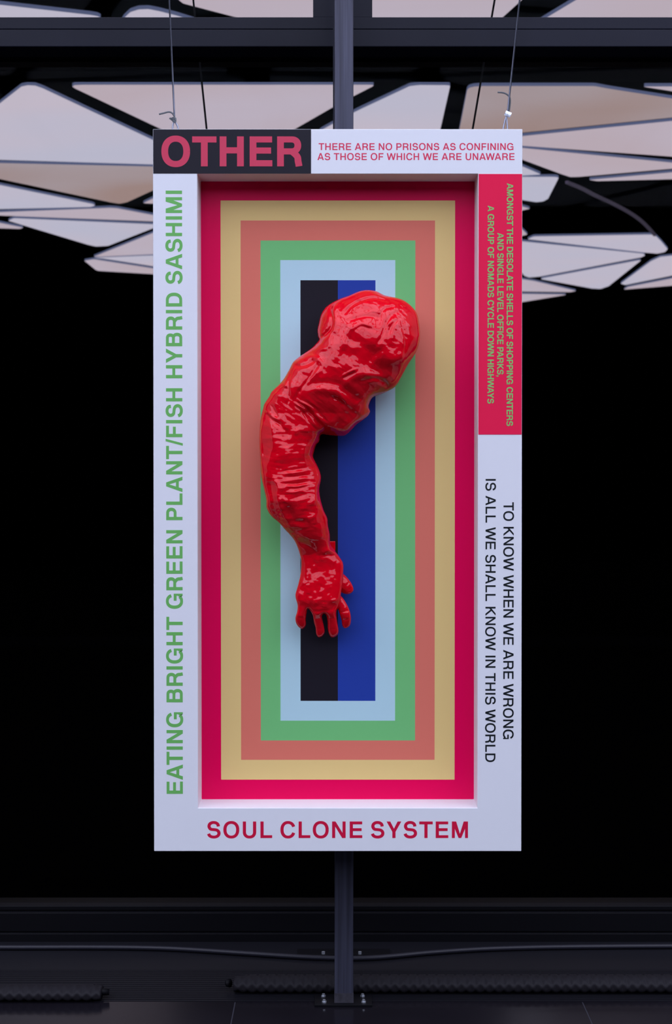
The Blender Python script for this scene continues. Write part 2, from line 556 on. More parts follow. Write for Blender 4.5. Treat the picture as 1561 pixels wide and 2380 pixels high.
# ================================================================ ARTWORK
DEPTH = 0.088                     # how far the striped panel sits behind the frame face
TH = 0.11
YP = DEPTH
fl_, fr_ = (at_y(355, 300, 0).x + at_y(358, 1978, 0).x) / 2, (at_y(1213.3, 300, 0).x + at_y(1211.3, 1978, 0).x) / 2
ftz, fbz = at_y(790, 300, 0).z, at_y(790, 1978.5, 0).z
il, ir = (at_y(458, 404, 0).x + at_y(460, 1878, 0).x) / 2, (at_y(1110.5, 404, 0).x + at_y(1109, 1878, 0).x) / 2
itz, ibz = at_y(790, 404, 0).z, at_y(790, 1878, 0).z
art = empty('framed_artwork', ((fl_ + fr_) / 2, 0.05, fbz))
tag(art, 'tall white box-framed artwork with slogans round a recessed panel of nested colour bands', 'artwork')
BX = dict(fl=fl_, fr=fr_, il=il, ir=ir)
fr = MB()
# ring with mitred faces, front and back, inner and outer walls
O = [(fl_, fbz), (fr_, fbz), (fr_, ftz), (fl_, ftz)]
I = [(il, ibz), (ir, ibz), (ir, itz), (il, itz)]
vs = [(x, 0, z) for x, z in O] + [(x, 0, z) for x, z in I] + [(x, TH, z) for x, z in O] + [(x, TH, z) for x, z in I]
fs = []
for k in range(4):
    j = (k + 1) % 4
    fs += [(k, j, 4 + j, 4 + k), (8 + j, 8 + k, 12 + k, 12 + j), (j, k, 8 + k, 8 + j), (4 + k, 4 + j, 12 + j, 12 + k)]
fr.add(vs, fs)
fr.build('frame', M['white'], art, bevel=0.0012)
boxo('backboard', il - 0.001, ir + 0.001, YP + 0.0015, TH + 0.004, ibz - 0.001, itz + 0.001, M['white'], art)
# header and side blocks of solid colour
hx = at_y(722.5, 350, 0).x
hz = at_y(790, 403.3, 0).z
boxo('header_block', fl_ + 0.0008, hx, -0.0006, 0.003, hz, ftz - 0.0008, M['header_black'], art)['label'] = 'black corner block of the frame face'
rx = at_y(1111.5, 700, 0).x
boxo('side_block', rx, fr_ - 0.0008, -0.0006, 0.003, at_y(790, 1010, 0).z, at_y(790, 404.5, 0).z, M['block_red'], art)['label'] = 'bright red block of the frame face'
# nested colour bands on the recessed panel
levels = [((466, 420), (1104, 1858), 'band_red', 'crimson outer band'), ((513, 466), (1056.5, 1812), 'band_tan', 'tan band'),
          ((559.5, 512.5), (1010, 1766), 'band_salmon', 'salmon band'), ((605.5, 559), (964.5, 1721), 'band_green', 'green band'),
          ((651.3, 604.5), (918, 1675), 'band_sky', 'pale blue band'), ((698, 651.3), (872, 1629), None, None)]


def lv(i):
    (a, b), (c, d) = levels[i][0], levels[i][1]
    return at_y(a, 1132, YP).x, at_y(c, 1132, YP).x, at_y(790, d, YP).z, at_y(790, b, YP).z


for i in range(5):
    x0, x1, z0, z1 = lv(i)
    if i == 0:
        x0, x1, z0, z1 = il, ir, ibz, itz
    a0, a1, c0, c1 = lv(i + 1)
    mb = MB()
    for (p, q, r_, s_) in ((x0, x1, c1, z1), (x0, x1, z0, c0), (x0, a0, c0, c1), (a1, x1, c0, c1)):
        mb.box(p, q, YP, YP + 0.0015, r_, s_)
    mb.build('colour_band', M[levels[i][2]], art)['label'] = levels[i][3] + ' of the striped panel'
x0, x1, z0, z1 = lv(5)
xs = at_y(784.8, 1132, YP).x
boxo('centre_stripe', x0, xs, YP, YP + 0.0015, z0, z1, M['band_black'], art)['label'] = 'black left half of the central stripe'
boxo('centre_stripe', xs, x1, YP, YP + 0.0015, z0, z1, M['band_blue'], art)['label'] = 'deep blue right half of the central stripe'

# ---------------------------------------------------------------- lettering (drawn glyph by glyph)
class G2:
    """collects 2D convex pieces"""
    def __init__(self):
        self.p = []
        self.lv = 0

    def poly(self, *pts):
        self.p.append(([tuple(q) for q in pts], self.lv))
        self.lv += 1

    def rect(self, x0, y0, x1, y1):
        self.poly((x0, y0), (x1, y0), (x1, y1), (x0, y1))

    def stroke(self, pts, s, t):
        pts = [np.array(q, float) for q in pts]
        n = len(pts)
        L, R = [], []
        for i in range(n):
            d = pts[min(i + 1, n - 1)] - pts[max(i - 1, 0)]
            d = d / (np.hypot(*d) + 1e-9)
            w_ = (t + (s - t) * abs(d[1]) ** 1.3) / 2
            nn = np.array([-d[1], d[0]])
            L.append(pts[i] + nn * w_)
            R.append(pts[i] - nn * w_)
        for i in range(n - 1):
            self.p.append(([tuple(q) for q in (L[i], L[i + 1], R[i + 1], R[i])], self.lv + 0.4 * (i % 2)))
        self.lv += 1


def sup(cx, cy, rx, ry, a0, a1, n=28, p=0.90):
    out = []
    for k in range(n + 1):
        a = math.radians(a0 + (a1 - a0) * k / n)
        c, s = math.cos(a), math.sin(a)
        out.append((cx + rx * math.copysign(abs(c) ** p, c), cy + ry * math.copysign(abs(s) ** p, s)))
    return out


ADV = dict(A=722, B=722, C=722, D=722, E=667, F=611, G=778, H=722, I=278, K=722, L=611, M=833, N=722, O=778, P=667, R=722, S=667,
           T=611, U=722, V=667, W=944, Y=667)
ADV['/'] = 278
ADV[','] = 278
ADV[' '] = 278


def glyph(ch, s, t):
    g = G2()
    H = 718
    if ch == 'A':
        g.poly((20, 0), (20 + s * 1.08, 0), (361 + s * 0.02, H - 130), (361 + s * 0.59, H), (361 - s * 0.59, H))
        g.poly((702, 0), (361 + s * 0.59, H), (361 - s * 0.59, H), (361 - s * 0.02, H - 130), (702 - s * 1.08, 0))
        g.rect(190, 160, 532, 160 + t)
    elif ch in 'EF':
        x1 = 621 if ch == 'E' else 587
        g.rect(76, 0, 76 + s, H)
        g.rect(76, H - t, x1 - 5, H)
        if ch == 'E':
            g.rect(76, 0, x1, t)
            g.rect(76, 305, x1 - 30, 305 + t)
        else:
            g.rect(76, 290, x1 - 50, 290 + t)
    elif ch == 'H':
        g.rect(71, 0, 71 + s, H)
        g.rect(651 - s, 0, 651, H)
        g.rect(71, 310, 651, 310 + t)
    elif ch == 'I':
        g.rect(139 - s / 2, 0, 139 + s / 2, H)
    elif ch == 'L':
        g.rect(76, 0, 76 + s, H)
        g.rect(76, 0, 583, t)
    elif ch == 'T':
        g.rect(14, H - t, 598, H)
        g.rect(306 - s / 2, 0, 306 + s / 2, H)
    elif ch == 'M':
        q = s * 0.92
        g.rect(69, 0, 69 + q, H)
        g.rect(765 - q, 0, 765, H)
        g.poly((69, H), (69 + q * 1.45, H), (417 + q * 0.45, 0), (417 - q * 0.45, 0))
        g.poly((765, H), (417 + q * 0.45, 0), (417 - q * 0.45, 0), (765 - q * 1.45, H))
    elif ch == 'N':
        g.rect(69, 0, 69 + s * 0.97, H)
        g.rect(654 - s * 0.97, 0, 654, H)
        g.poly((69, H), (69 + s * 1.08, H), (654, 0), (654 - s * 1.08, 0))
    elif ch == 'K':
        g.rect(87, 0, 87 + s, H)
        g.poly((87 + s * 0.6, 400 - s * 1.4), (87 + s * 0.6, 400 - s * 0.1), (705 - s * 1.25, H), (705, H))
        g.poly((330, 480), (722, 0), (722 - s * 1.25, 0), (330 - s * 0.62, 480 - s * 0.72))
    elif ch == 'V':
        g.poly((19, H), (19 + s * 1.1, H), (334 + s * 0.5, 0), (334 - s * 0.55, 0))
        g.poly((648, H), (334 + s * 0.55, 0), (334 - s * 0.5, 0), (648 - s * 1.1, H))
    elif ch == 'W':
        q = s * 1.02
        g.poly((5, H), (5 + q, H), (245 + q * 0.5, 0), (245 - q * 0.5, 0))
        g.poly((472 - q * 0.5, H), (472 + q * 0.5, H), (245 + q * 0.5, 0), (245 - q * 0.5, 0))
        g.poly((472 - q * 0.5, H), (472 + q * 0.5, H), (699 + q * 0.5, 0), (699 - q * 0.5, 0))
        g.poly((939 - q, H), (939, H), (699 + q * 0.5, 0), (699 - q * 0.5, 0))
    elif ch == 'Y':
        g.poly((15, H), (15 + s * 1.16, H), (334 + s * 0.5, 270), (334 - s * 0.5, 270))
        g.poly((653, H), (334 + s * 0.5, 270), (334 - s * 0.5, 270), (653 - s * 1.16, H))
        g.rect(334 - s / 2, 0, 334 + s / 2, 300)
    elif ch == '/':
        g.poly((-37 + 20, -19), (-37 + 20 + s * 0.75, -19), (292, 737), (292 - s * 0.75, 737))
    elif ch == ',':
        g.rect(139 - s / 2, 0, 139 + s / 2, s)
        g.poly((139 + s / 2, s * 0.3), (139 + s / 2, -40), (139 + s * 0.1, -140), (139 - s * 0.4, -160), (139 - s * 0.4, -110), (139 - s * 0.05, -70), (139 + s * 0.05, 0))
    elif ch == 'O':
        g.stroke(sup(389, 359, 345 - s / 2, 378 - t / 2, 0, 360, 64), s, t)
    elif ch == 'C':
        g.stroke(sup(374, 359, 330 - s / 2, 378 - t / 2, 22, 338, 60), s, t)
    elif ch == 'G':
        g.stroke(sup(382, 359, 338 - s / 2, 378 - t / 2, 24, 318, 60), s, t)
        g.rect(400, 392 - t, 713, 392)
        g.rect(713 - s * 0.62, 0, 713, 392)
        g.poly((713 - s * 0.62, 0), (713 - s * 0.62, 210), (600 - s * 0.3, 120), (560, 60), (640, 60))
    elif ch == 'S':
        up_ = sup(330, 515, 270 - s / 2, 222 - t / 2, -4, 236, 9, 0.95)
        lo_ = sup(334, 206, 295 - s / 2, 225 - t / 2, 58, -174, 9, 0.95)
        cl = catmull(up_ + [(337, 366)] + lo_, 4)
        g.stroke(cl, s, t * 1.02)
    elif ch == 'U':
        r = 289.5 - s / 2
        path = [(72 + s / 2, H)] + [(x, y) for x, y in sup(361.5, 262, r, 281 - t / 2, 180, 360, 30)] + [(651 - s / 2, H)]
        g.stroke(path, s, t)
    elif ch == 'D':
        g.rect(76, 0, 76 + s, H)
        path = [(76, H - t / 2), (330, H - t / 2)] + sup(340, 359, 345 - s / 2, 359 - t / 2, 88, -88, 30, 0.86) + [(330, t / 2), (76, t / 2)]
        g.stroke(path, s, t)
    elif ch in 'PR':
        x1 = 627 if ch == 'P' else 655
        yb = 262 if ch == 'P' else 285
        g.rect(76, 0, 76 + s, H)
        cy = (H + yb) / 2
        ry = (H - yb) / 2 - t / 2
        rx = ry * 1.02
        cx = x1 - s / 2 - rx
        path = [(76, H - t / 2), (cx, H - t / 2)] + sup(cx, cy, rx, ry, 89, -89, 24, 0.9) + [(cx, yb + t / 2), (76, yb + t / 2)]
        g.stroke(path, s, t)
        if ch == 'R':
            g.stroke(catmull([(430, 285 + t * 0.5), (520, 280), (585 - s * 0.1, 215), (597 - s * 0.1, 120), (604 - s * 0.05, 50), (628 - s * 0.15, 0)], 6), s, t)
    elif ch == 'B':
        g.rect(76, 0, 76 + s, H)
        for (x1, ya, yb) in ((640, 325, H), (669, 0, 325 + t)):
            cy = (ya + yb) / 2
            ry = (yb - ya) / 2 - t / 2
            rx = ry * 0.95
            cx = x1 - s / 2 - rx
            path = [(76, yb - t / 2), (cx, yb - t / 2)] + sup(cx, cy, rx, ry, 89, -89, 22, 0.9) + [(cx, ya + t / 2), (76, ya + t / 2)]
            g.stroke(path, s, t)
    return g.p


BB = dict(A=(20, 702), B=(76, 669), C=(44, 684), D=(76, 685), E=(76, 621), F=(76, 587), G=(44, 713), H=(71, 651), I=(70, 208), K=(87, 722),
          L=(76, 583), M=(69, 765), N=(69, 654), O=(44, 734), P=(76, 627), R=(76, 677), S=(39, 629), T=(14, 598), U=(72, 651), V=(19, 648),
          W=(5, 939), Y=(15, 653))
BB[','] = (70, 208)
KERN = {('A', 'T'): -60, ('T', 'A'): -60, ('A', 'Y'): -70, ('Y', 'A'): -70, ('L', 'A'): 0, ('L', 'T'): -60, ('W', 'A'): -50, ('A', 'W'): -50,
        ('P', 'A'): -90, ('L', 'Y'): -80, ('A', 'V'): -70, ('T', 'O'): -20, ('W', 'O'): -15}


def text(word, p0, p1, cap, m, s, t, up, y=-0.0002, th=0.0005, squeeze=1.0):
    """p0, p1: world (x, z) of the first and last ink on the baseline; up: unit (x, z) cap direction"""
    p0, p1 = np.array(p0), np.array(p1)
    L = np.hypot(*(p1 - p0))
    d = (p1 - p0) / L
    sc = cap / 718.0
    scx = sc * squeeze
    pos, x = [], 0.0
    for i, ch in enumerate(word):
        pos.append(x)
        x += ADV[ch]
        if i + 1 < len(word):
            x += KERN.get((ch, word[i + 1]), 0)
    a = BB[word[0]][0]
    b = pos[-1] + BB[word[-1]][1]
    track = (L / scx - (b - a)) / (len(word) - 1)
    mb = MB()
    for i, ch in enumerate(word):
        if ch == ' ':
            continue
        ox = pos[i] + track * i - a
        for pc_, lev in glyph(ch, s, t):
            pts = []
            for (gx, gy) in pc_:
                w_ = p0 + d * ((gx + ox) * scx) + np.array(up) * (gy * sc)
                pts.append((w_[0], w_[1]))
            ar = sum(pts[k][0] * pts[(k + 1) % len(pts)][1] - pts[(k + 1) % len(pts)][0] * pts[k][1] for k in range(len(pts)))
            if ar < 0:
                pts.reverse()
            mb.prism(pts, y - 2.0e-5 * lev, y + th, 'Y')
    o = mb.build('lettering', m, art)
    return o, track


def XZ(px, py):
    v = at_y(px, py, 0)
    return (v.x, v.z)


def hline(word, x0, x1, ytop, ybase, m, s, t, lab):
    a, b = XZ(x0, ybase), XZ(x1, ybase)
    o, tr = text(word, a, b, XZ(x0, ytop)[1] - a[1], m, s, t, (0, 1), -0.0009 if word == 'OTHER' else -0.0002)
    o['label'] = lab
    print('track', word, round(tr, 1))


def vline(word, y0, y1, xb, xt, m, s, t, lab):
    ym = (y0 + y1) / 2
    a, b = XZ(xb, y0), XZ(xb, y1)
    xw = XZ(xb, ym)[0]
    cap = XZ(xt, ym)[0] - xw
    up = (1, 0) if cap > 0 else (-1, 0)
    o, tr = text(word, (xw, a[1]), (xw, b[1]), abs(cap), m, s, t, up, -0.0009 if m == M['ink_sage'] else -0.0002)
    o['label'] = lab
    print('track', word, round(tr, 1))


hline('OTHER', 375, 701.8, 317.2, 386.7, M['ink_rose'], 162, 146, 'large rose red heading on the black block')
hline('THERE ARE NO PRISONS AS CONFINING', 740.2, 1192.6, 332.8, 348.8, M['ink_pink'], 130, 108, 'first pink red line beside the heading')
hline('AS THOSE OF WHICH WE ARE UNAWARE', 737.2, 1195.2, 356, 372, M['ink_pink'], 130, 108, 'second pink red line beside the heading')
for wd_, xa, xb in (('SOUL', 480.8, 632.2), ('CLONE', 651.4, 841.6), ('SYSTEM', 861.3, 1087)):
    hline(wd_, xa, xb, 1909.3, 1947.7, M['ink_crimson'], 138, 122, 'crimson word %s at the bottom of the frame' % wd_)
vline('EATING BRIGHT GREEN PLANT/FISH HYBRID SASHIMI', 1845, 443.2, 423.8, 386, M['ink_green'], 146, 126, 'green line climbing the left side of the frame')
vline('AMONGST THE DESOLATE SHELLS OF SHOPPING CENTERS', 426, 990.4, 1177, 1191.6, M['ink_sage'], 152, 128, 'green line nearest the outer edge of the red block')
vline('AND SINGLE LEVEL OFFICE PARKS,', 541.3, 875.2, 1155, 1169.5, M['ink_sage'], 152, 128, 'middle green line on the red block')
vline('A GROUP OF NOMADS CYCLE DOWN HIGHWAYS', 478, 938.3, 1132.6, 1147.2, M['ink_sage'], 152, 128, 'green line nearest the inner edge of the red block')
vline('TO KNOW WHEN WE ARE WRONG', 1167.2, 1717.7, 1169.2, 1193.1, M['ink_black'], 122, 108, 'outer black line on the right side of the frame')
vline('IS ALL WE SHALL KNOW IN THIS WORLD', 1113, 1771.2, 1127.6, 1151.2, M['ink_black'], 122, 108, 'inner black line on the right side of the frame')

# eye bolts in the top edge
YE = 0.055
for px in (408, 1173):
    v = at_y(px, 299, YE)
    mb = MB()
    mb.tube([(v.x + 0.0065 * math.cos(a), YE + 0.002 * math.sin(a * 0.5), ftz + 0.0015 + 0.0065 * math.sin(a))
             for a in [math.radians(k) for k in range(-60, 260, 20)]], 0.0018, 8)
    mb.tube([(v.x, YE, ftz - 0.01), (v.x, YE, ftz - 0.004)], 0.0028, 8)
    mb.build('eye_bolt', M['steel'], art, smooth=True)

# ================================================================ SUSPENSION CABLES
def P(px, py, y=YE):
    v = at_y(px, py, y)
    return (v.x, v.y, v.z)


def line_to_ceiling(pa, pb):
    a, b = Vector(P(*pa)), Vector(P(*pb))
    d = b - a
    return [tuple(a), tuple(a + d * ((HC + 0.02 - a.z) / d.z))]


sc = empty('suspension_cable', P(406, 299))
tag(sc, 'thin steel cable with a dark knotted clamp holding the left top corner of the artwork', 'cable', 'wires the artwork hangs from')
mb = MB()
mb.tube(line_to_ceiling((405.2, 272), (393.2, 0)), 0.0021, 8)
mb.build('wire', M['cable'], sc, smooth=True)
mb = MB()
loop = catmull([(404.5, 283), (401.5, 291), (401.5, 300), (405, 305), (410, 305), (413.5, 300), (412.5, 293), (407, 283)], 6)
mb.tube([P(a, b, YE - 0.001) for a, b in loop], 0.0019, 8)
mb.build('loop', M['cable'], sc, smooth=True)
mb = MB()
mb.tube([P(a, b, YE - 0.005) for a, b in catmull([(369.5, 265.5), (380, 263), (392, 260.2), (400, 263), (405, 271), (406, 280)], 6)], 0.002, 8)
mb.build('loose_end', M['cable_dark'], sc, smooth=True)
mb = MB()
for (a, b, c, d, r) in ((399, 273, 405, 283, 0.003), (403, 272, 408, 281, 0.0032), (394, 274, 402, 280, 0.0024), (401, 281, 409, 283, 0.0026), (400, 277, 409, 276, 0.003)):
    mb.tube([P(a, b, YE - 0.007), P(c, d, YE - 0.004)], r, 7)
mb.build('clamp', M['cable_dark'], sc)

sc = empty('suspension_cable', P(1174, 299))
tag(sc, 'thin steel cable with a bright two-screw clamp holding the right top corner of the artwork', 'cable', 'wires the artwork hangs from')
mb = MB()
mb.tube(line_to_ceiling((1179, 262), (1207, 0)), 0.0021, 8)
mb.build('wire', M['cable'], sc, smooth=True)
mb = MB()
mb.tube([P(a, b, YE) for a, b in catmull([(1176, 270), (1172.5, 283), (1169, 299), (1170, 306), (1176, 307), (1178.5, 300), (1177.5, 284), (1176.5, 270)], 6)], 0.0019, 8)
mb.build('loop', M['cable'], sc, smooth=True)
mb = MB()
mb.tube([P(a, b, YE + 0.004) for a, b in catmull([(1156, 214.5), (1168, 215.5), (1177, 219), (1183.5, 226), (1185, 236), (1184, 248), (1182, 262)], 6)], 0.0019, 8)
mb.build('loose_end', M['cable_dark'], sc, smooth=True)
mb = MB()
mb.tube([P(1173.5, 262, YE - 0.003), P(1186.5, 268, YE - 0.003)], [0.0062, 0.0062], 10)
for a, b in ((1176.5, 263.5), (1183, 266.5)):
    v = P(a, b, YE - 0.011)
    mb.tube([v, (v[0], v[1] + 0.004, v[2])], 0.0022, 6)
mb.build('clamp', M['zinc'], sc, smooth=False)

# two wires added behind the glass in place of the cables' reflections
for (a, b, lab) in (((480, 300), (449, 0), 'dark wire standing in for a cable reflection in the glass, left of the post above the artwork'),
                    ((1098, 300), (1149, 0), 'dark wire standing in for a cable reflection in the glass, right of the post above the artwork')):
    YG = GLASS_Y + 0.24
    A, B = Vector(P(a[0], a[1], YG)), Vector(P(b[0], b[1], YG))
    d = (B - A)
    low = A - d * 0.35
    hi = A + d * ((HC + 0.02 - A.z) / d.z)
    t_ = empty('reflected_wire', low)
    tag(t_, lab, 'wire', 'dark wires standing in for cable reflections')
    mb = MB()
    mb.tube([low, hi], 0.0030, 8)
    mb.build('wire', M['cable_dark'], t_, smooth=True)
    mb = MB()
    mb.tube([low - Vector((0, 0, 0.03)), low], 0.008, 10)
    mb.build('weight', M['cable_dark'], t_)

# ================================================================ RED ARM
def inside(poly, X, Y):
    r = np.zeros(X.shape, bool)
    n = len(poly)
    for i in range(n):
        x0, y0 = poly[i]
        x1, y1 = poly[(i + 1) % n]
        if y0 == y1:
            continue
        c = ((y0 > Y) != (y1 > Y)) & (X < (x1 - x0) * (Y - y0) / (y1 - y0) + x0)
        r ^= c
    return r


def seg_dist(pts, X, Y, closed=False, signed=False):
    D = np.full(X.shape, 1e9)
    SG = np.zeros(X.shape)
    NX, NY = np.zeros(X.shape), np.zeros(X.shape)
    T = np.zeros(X.shape)
    n = len(pts)
    m = n if closed else n - 1
    for i in range(m):
        x0, y0 = pts[i]
        x1, y1 = pts[(i + 1) % n]
        dx, dy = x1 - x0, y1 - y0
        L2 = dx * dx + dy * dy + 1e-9
        t = np.clip(((X - x0) * dx + (Y - y0) * dy) / L2, 0, 1)
        qx, qy = x0 + t * dx, y0 + t * dy
        d = np.hypot(X - qx, Y - qy)
        k = d < D
        D = np.where(k, d, D)
        NX = np.where(k, qx, NX)
        NY = np.where(k, qy, NY)
        SG = np.where(k, np.sign(dx * (Y - y0) - dy * (X - x0)), SG)
        T = np.where(k, (i + t) / m, T)
    return D, NX, NY, SG, T


def poisson(mask, h, it):
    """height u with laplacian -2 inside the outline and 0 on it, solved coarse to fine"""
    def down(m):
        a, b = m.shape
        return m[:a // 2 * 2, :b // 2 * 2].reshape(a // 2, 2, b // 2, 2).mean((1, 3)) > 0.49
    lv_ = [mask]
    for _ in range(4):
        lv_.append(down(lv_[-1]))
    u = np.zeros(lv_[-1].shape)
    for k in range(4, -1, -1):
        m = lv_[k]
        if u.shape != m.shape:
            v = np.repeat(np.repeat(u, 2, 0), 2, 1)
            w_ = np.zeros(m.shape)
            w_[:v.shape[0], :v.shape[1]] = v[:m.shape[0], :m.shape[1]]
            u = w_
        u = u * m
        hh = h * 2 ** k
        for _ in range(it * (3 if k == 4 else 1)):
            p = np.pad(u, 1)
            un = (p[:-2, 1:-1] + p[2:, 1:-1] + p[1:-1, :-2] + p[1:-1, 2:] + 2 * hh * hh) / 4
            u = un * m
    return u


def vnoise(X, Y, seed):
    rs = np.random.RandomState(seed)
    T = rs.rand(64, 64)
    xi, yi = np.floor(X).astype(int), np.floor(Y).astype(int)
    fx, fy = X - xi, Y - yi
    fx, fy = fx * fx * fx * (fx * (fx * 6 - 15) + 10), fy * fy * fy * (fy * (fy * 6 - 15) + 10)
    g = lambda a, b: T[a % 64, b % 64]
    return (g(xi, yi) * (1 - fx) + g(xi + 1, yi) * fx) * (1 - fy) + (g(xi, yi + 1) * (1 - fx) + g(xi + 1, yi + 1) * fx) * fy - 0.5


def fbm(X, Y, seed, o=3):
    r, a = 0, 1
    for k in range(o):
        r = r + a * vnoise(X * 2 ** k + 7 * k, Y * 2 ** k + 3 * k, seed + k)
        a *= 0.5
    return r


body = [(854.7, 673.9), (834, 677), (810.5, 687), (793, 693), (772, 703), (756, 715), (745.7, 731), (740.4, 752), (737.5, 767), (739, 784), (741, 790),
        (725, 808), (704, 823), (682, 840), (672, 858), (660, 879), (651, 890.5), (631, 910), (626, 920), (614.5, 938), (611, 950), (605.7, 973),
        (602.7, 1000), (602.3, 1035), (604.7, 1070), (607, 1107), (613, 1135), (618.5, 1161), (619.5, 1181), (630, 1199.5), (649, 1216), (662, 1231),
        (679, 1250), (688.5, 1266), (696, 1288), (699.5, 1305), (698, 1333), (691.6, 1361), (686.4, 1380), (687, 1392), (691, 1406),
        (690, 1421), (686, 1435), (687.5, 1448), (694, 1458), (701.6, 1462), (708, 1458), (711, 1450), (710.5, 1440), (712.4, 1425), (714.5, 1415),
        (719.5, 1418), (726.6, 1431), (729, 1446.5), (733, 1460), (734.5, 1474), (740, 1481.5), (749, 1478.5), (754.5, 1468), (751, 1448), (748, 1433),
        (751.6, 1427), (757, 1429), (760, 1440), (761, 1452), (762, 1466), (767, 1479), (773, 1482), (783, 1477), (786.6, 1466.5), (784, 1450), (781.6, 1433),
        (781.5, 1421), (787, 1408), (792, 1383), (796.5, 1342), (797.5, 1312), (790, 1296.6), (780, 1283), (768, 1266), (766, 1241),
        (762, 1222), (760.5, 1205), (751.7, 1185), (744, 1157), (742, 1135), (745.6, 1116), (744.7, 1102), (738.6, 1085), (727.7, 1063), (729, 1052),
        (734, 1035), (741.5, 1026), (746, 1010), (767, 1012), (795, 1013.5), (806, 1009), (817, 999), (828, 987), (841, 978), (854, 967.5), (860, 956.6),
        (856.7, 946), (860, 933), (869, 922), (893, 913.5), (918, 899), (931, 879), (949, 846), (964, 823), (972.6, 802), (975.8, 781),
        (974, 755), (968, 728), (952, 708), (934, 696), (913.7, 690.5), (893, 686), (875, 677)]
index = [(776, 1370), (795, 1388), (805, 1403), (813, 1421.5), (815.5, 1440), (812, 1455), (802, 1460.5), (795.5, 1455), (793, 1440), (786.8, 1421), (780, 1405), (768, 1385)]
thumb = [(780, 1318), (798, 1334), (808, 1344), (816.5, 1356), (821.3, 1369), (818, 1377), (808, 1381.5), (795, 1378), (782, 1366), (772, 1340)]
lump = [(800, 688), (772, 702), (755, 715), (745, 731), (739.8, 752), (736.8, 767), (738.5, 786), (750, 792), (775, 782), (800, 750), (812, 715)]


def smooth_loop(P_, n=4):
    Q = [P_[-1]] + P_ + [P_[0], P_[1]]
    out = []
    for i in range(1, len(Q) - 2):
        p = [np.array(Q[i + k], float) for k in (-1, 0, 1, 2)]
        for k in range(n):
            t = k / n
            out.append(tuple(0.5 * (2 * p[1] + (-p[0] + p[2]) * t + (2 * p[0] - 5 * p[1] + 4 * p[2] - p[3]) * t * t + (-p[0] + 3 * p[1] - 3 * p[2] + p[3]) * t ** 3)))
    return out


def Cc(sx, *pts):
    """crop coordinates -> photograph pixels"""
    if sx == 5:
        return [(560 + a / 3.393, 640 + b / 3.393) for a, b in pts]
    if sx == 6:
        return [(560 + a / 4.591, 900 + b / 4.591) for a, b in pts]
    return [(620 + a / 6.004, 1200 + b / 6.004) for a, b in pts]


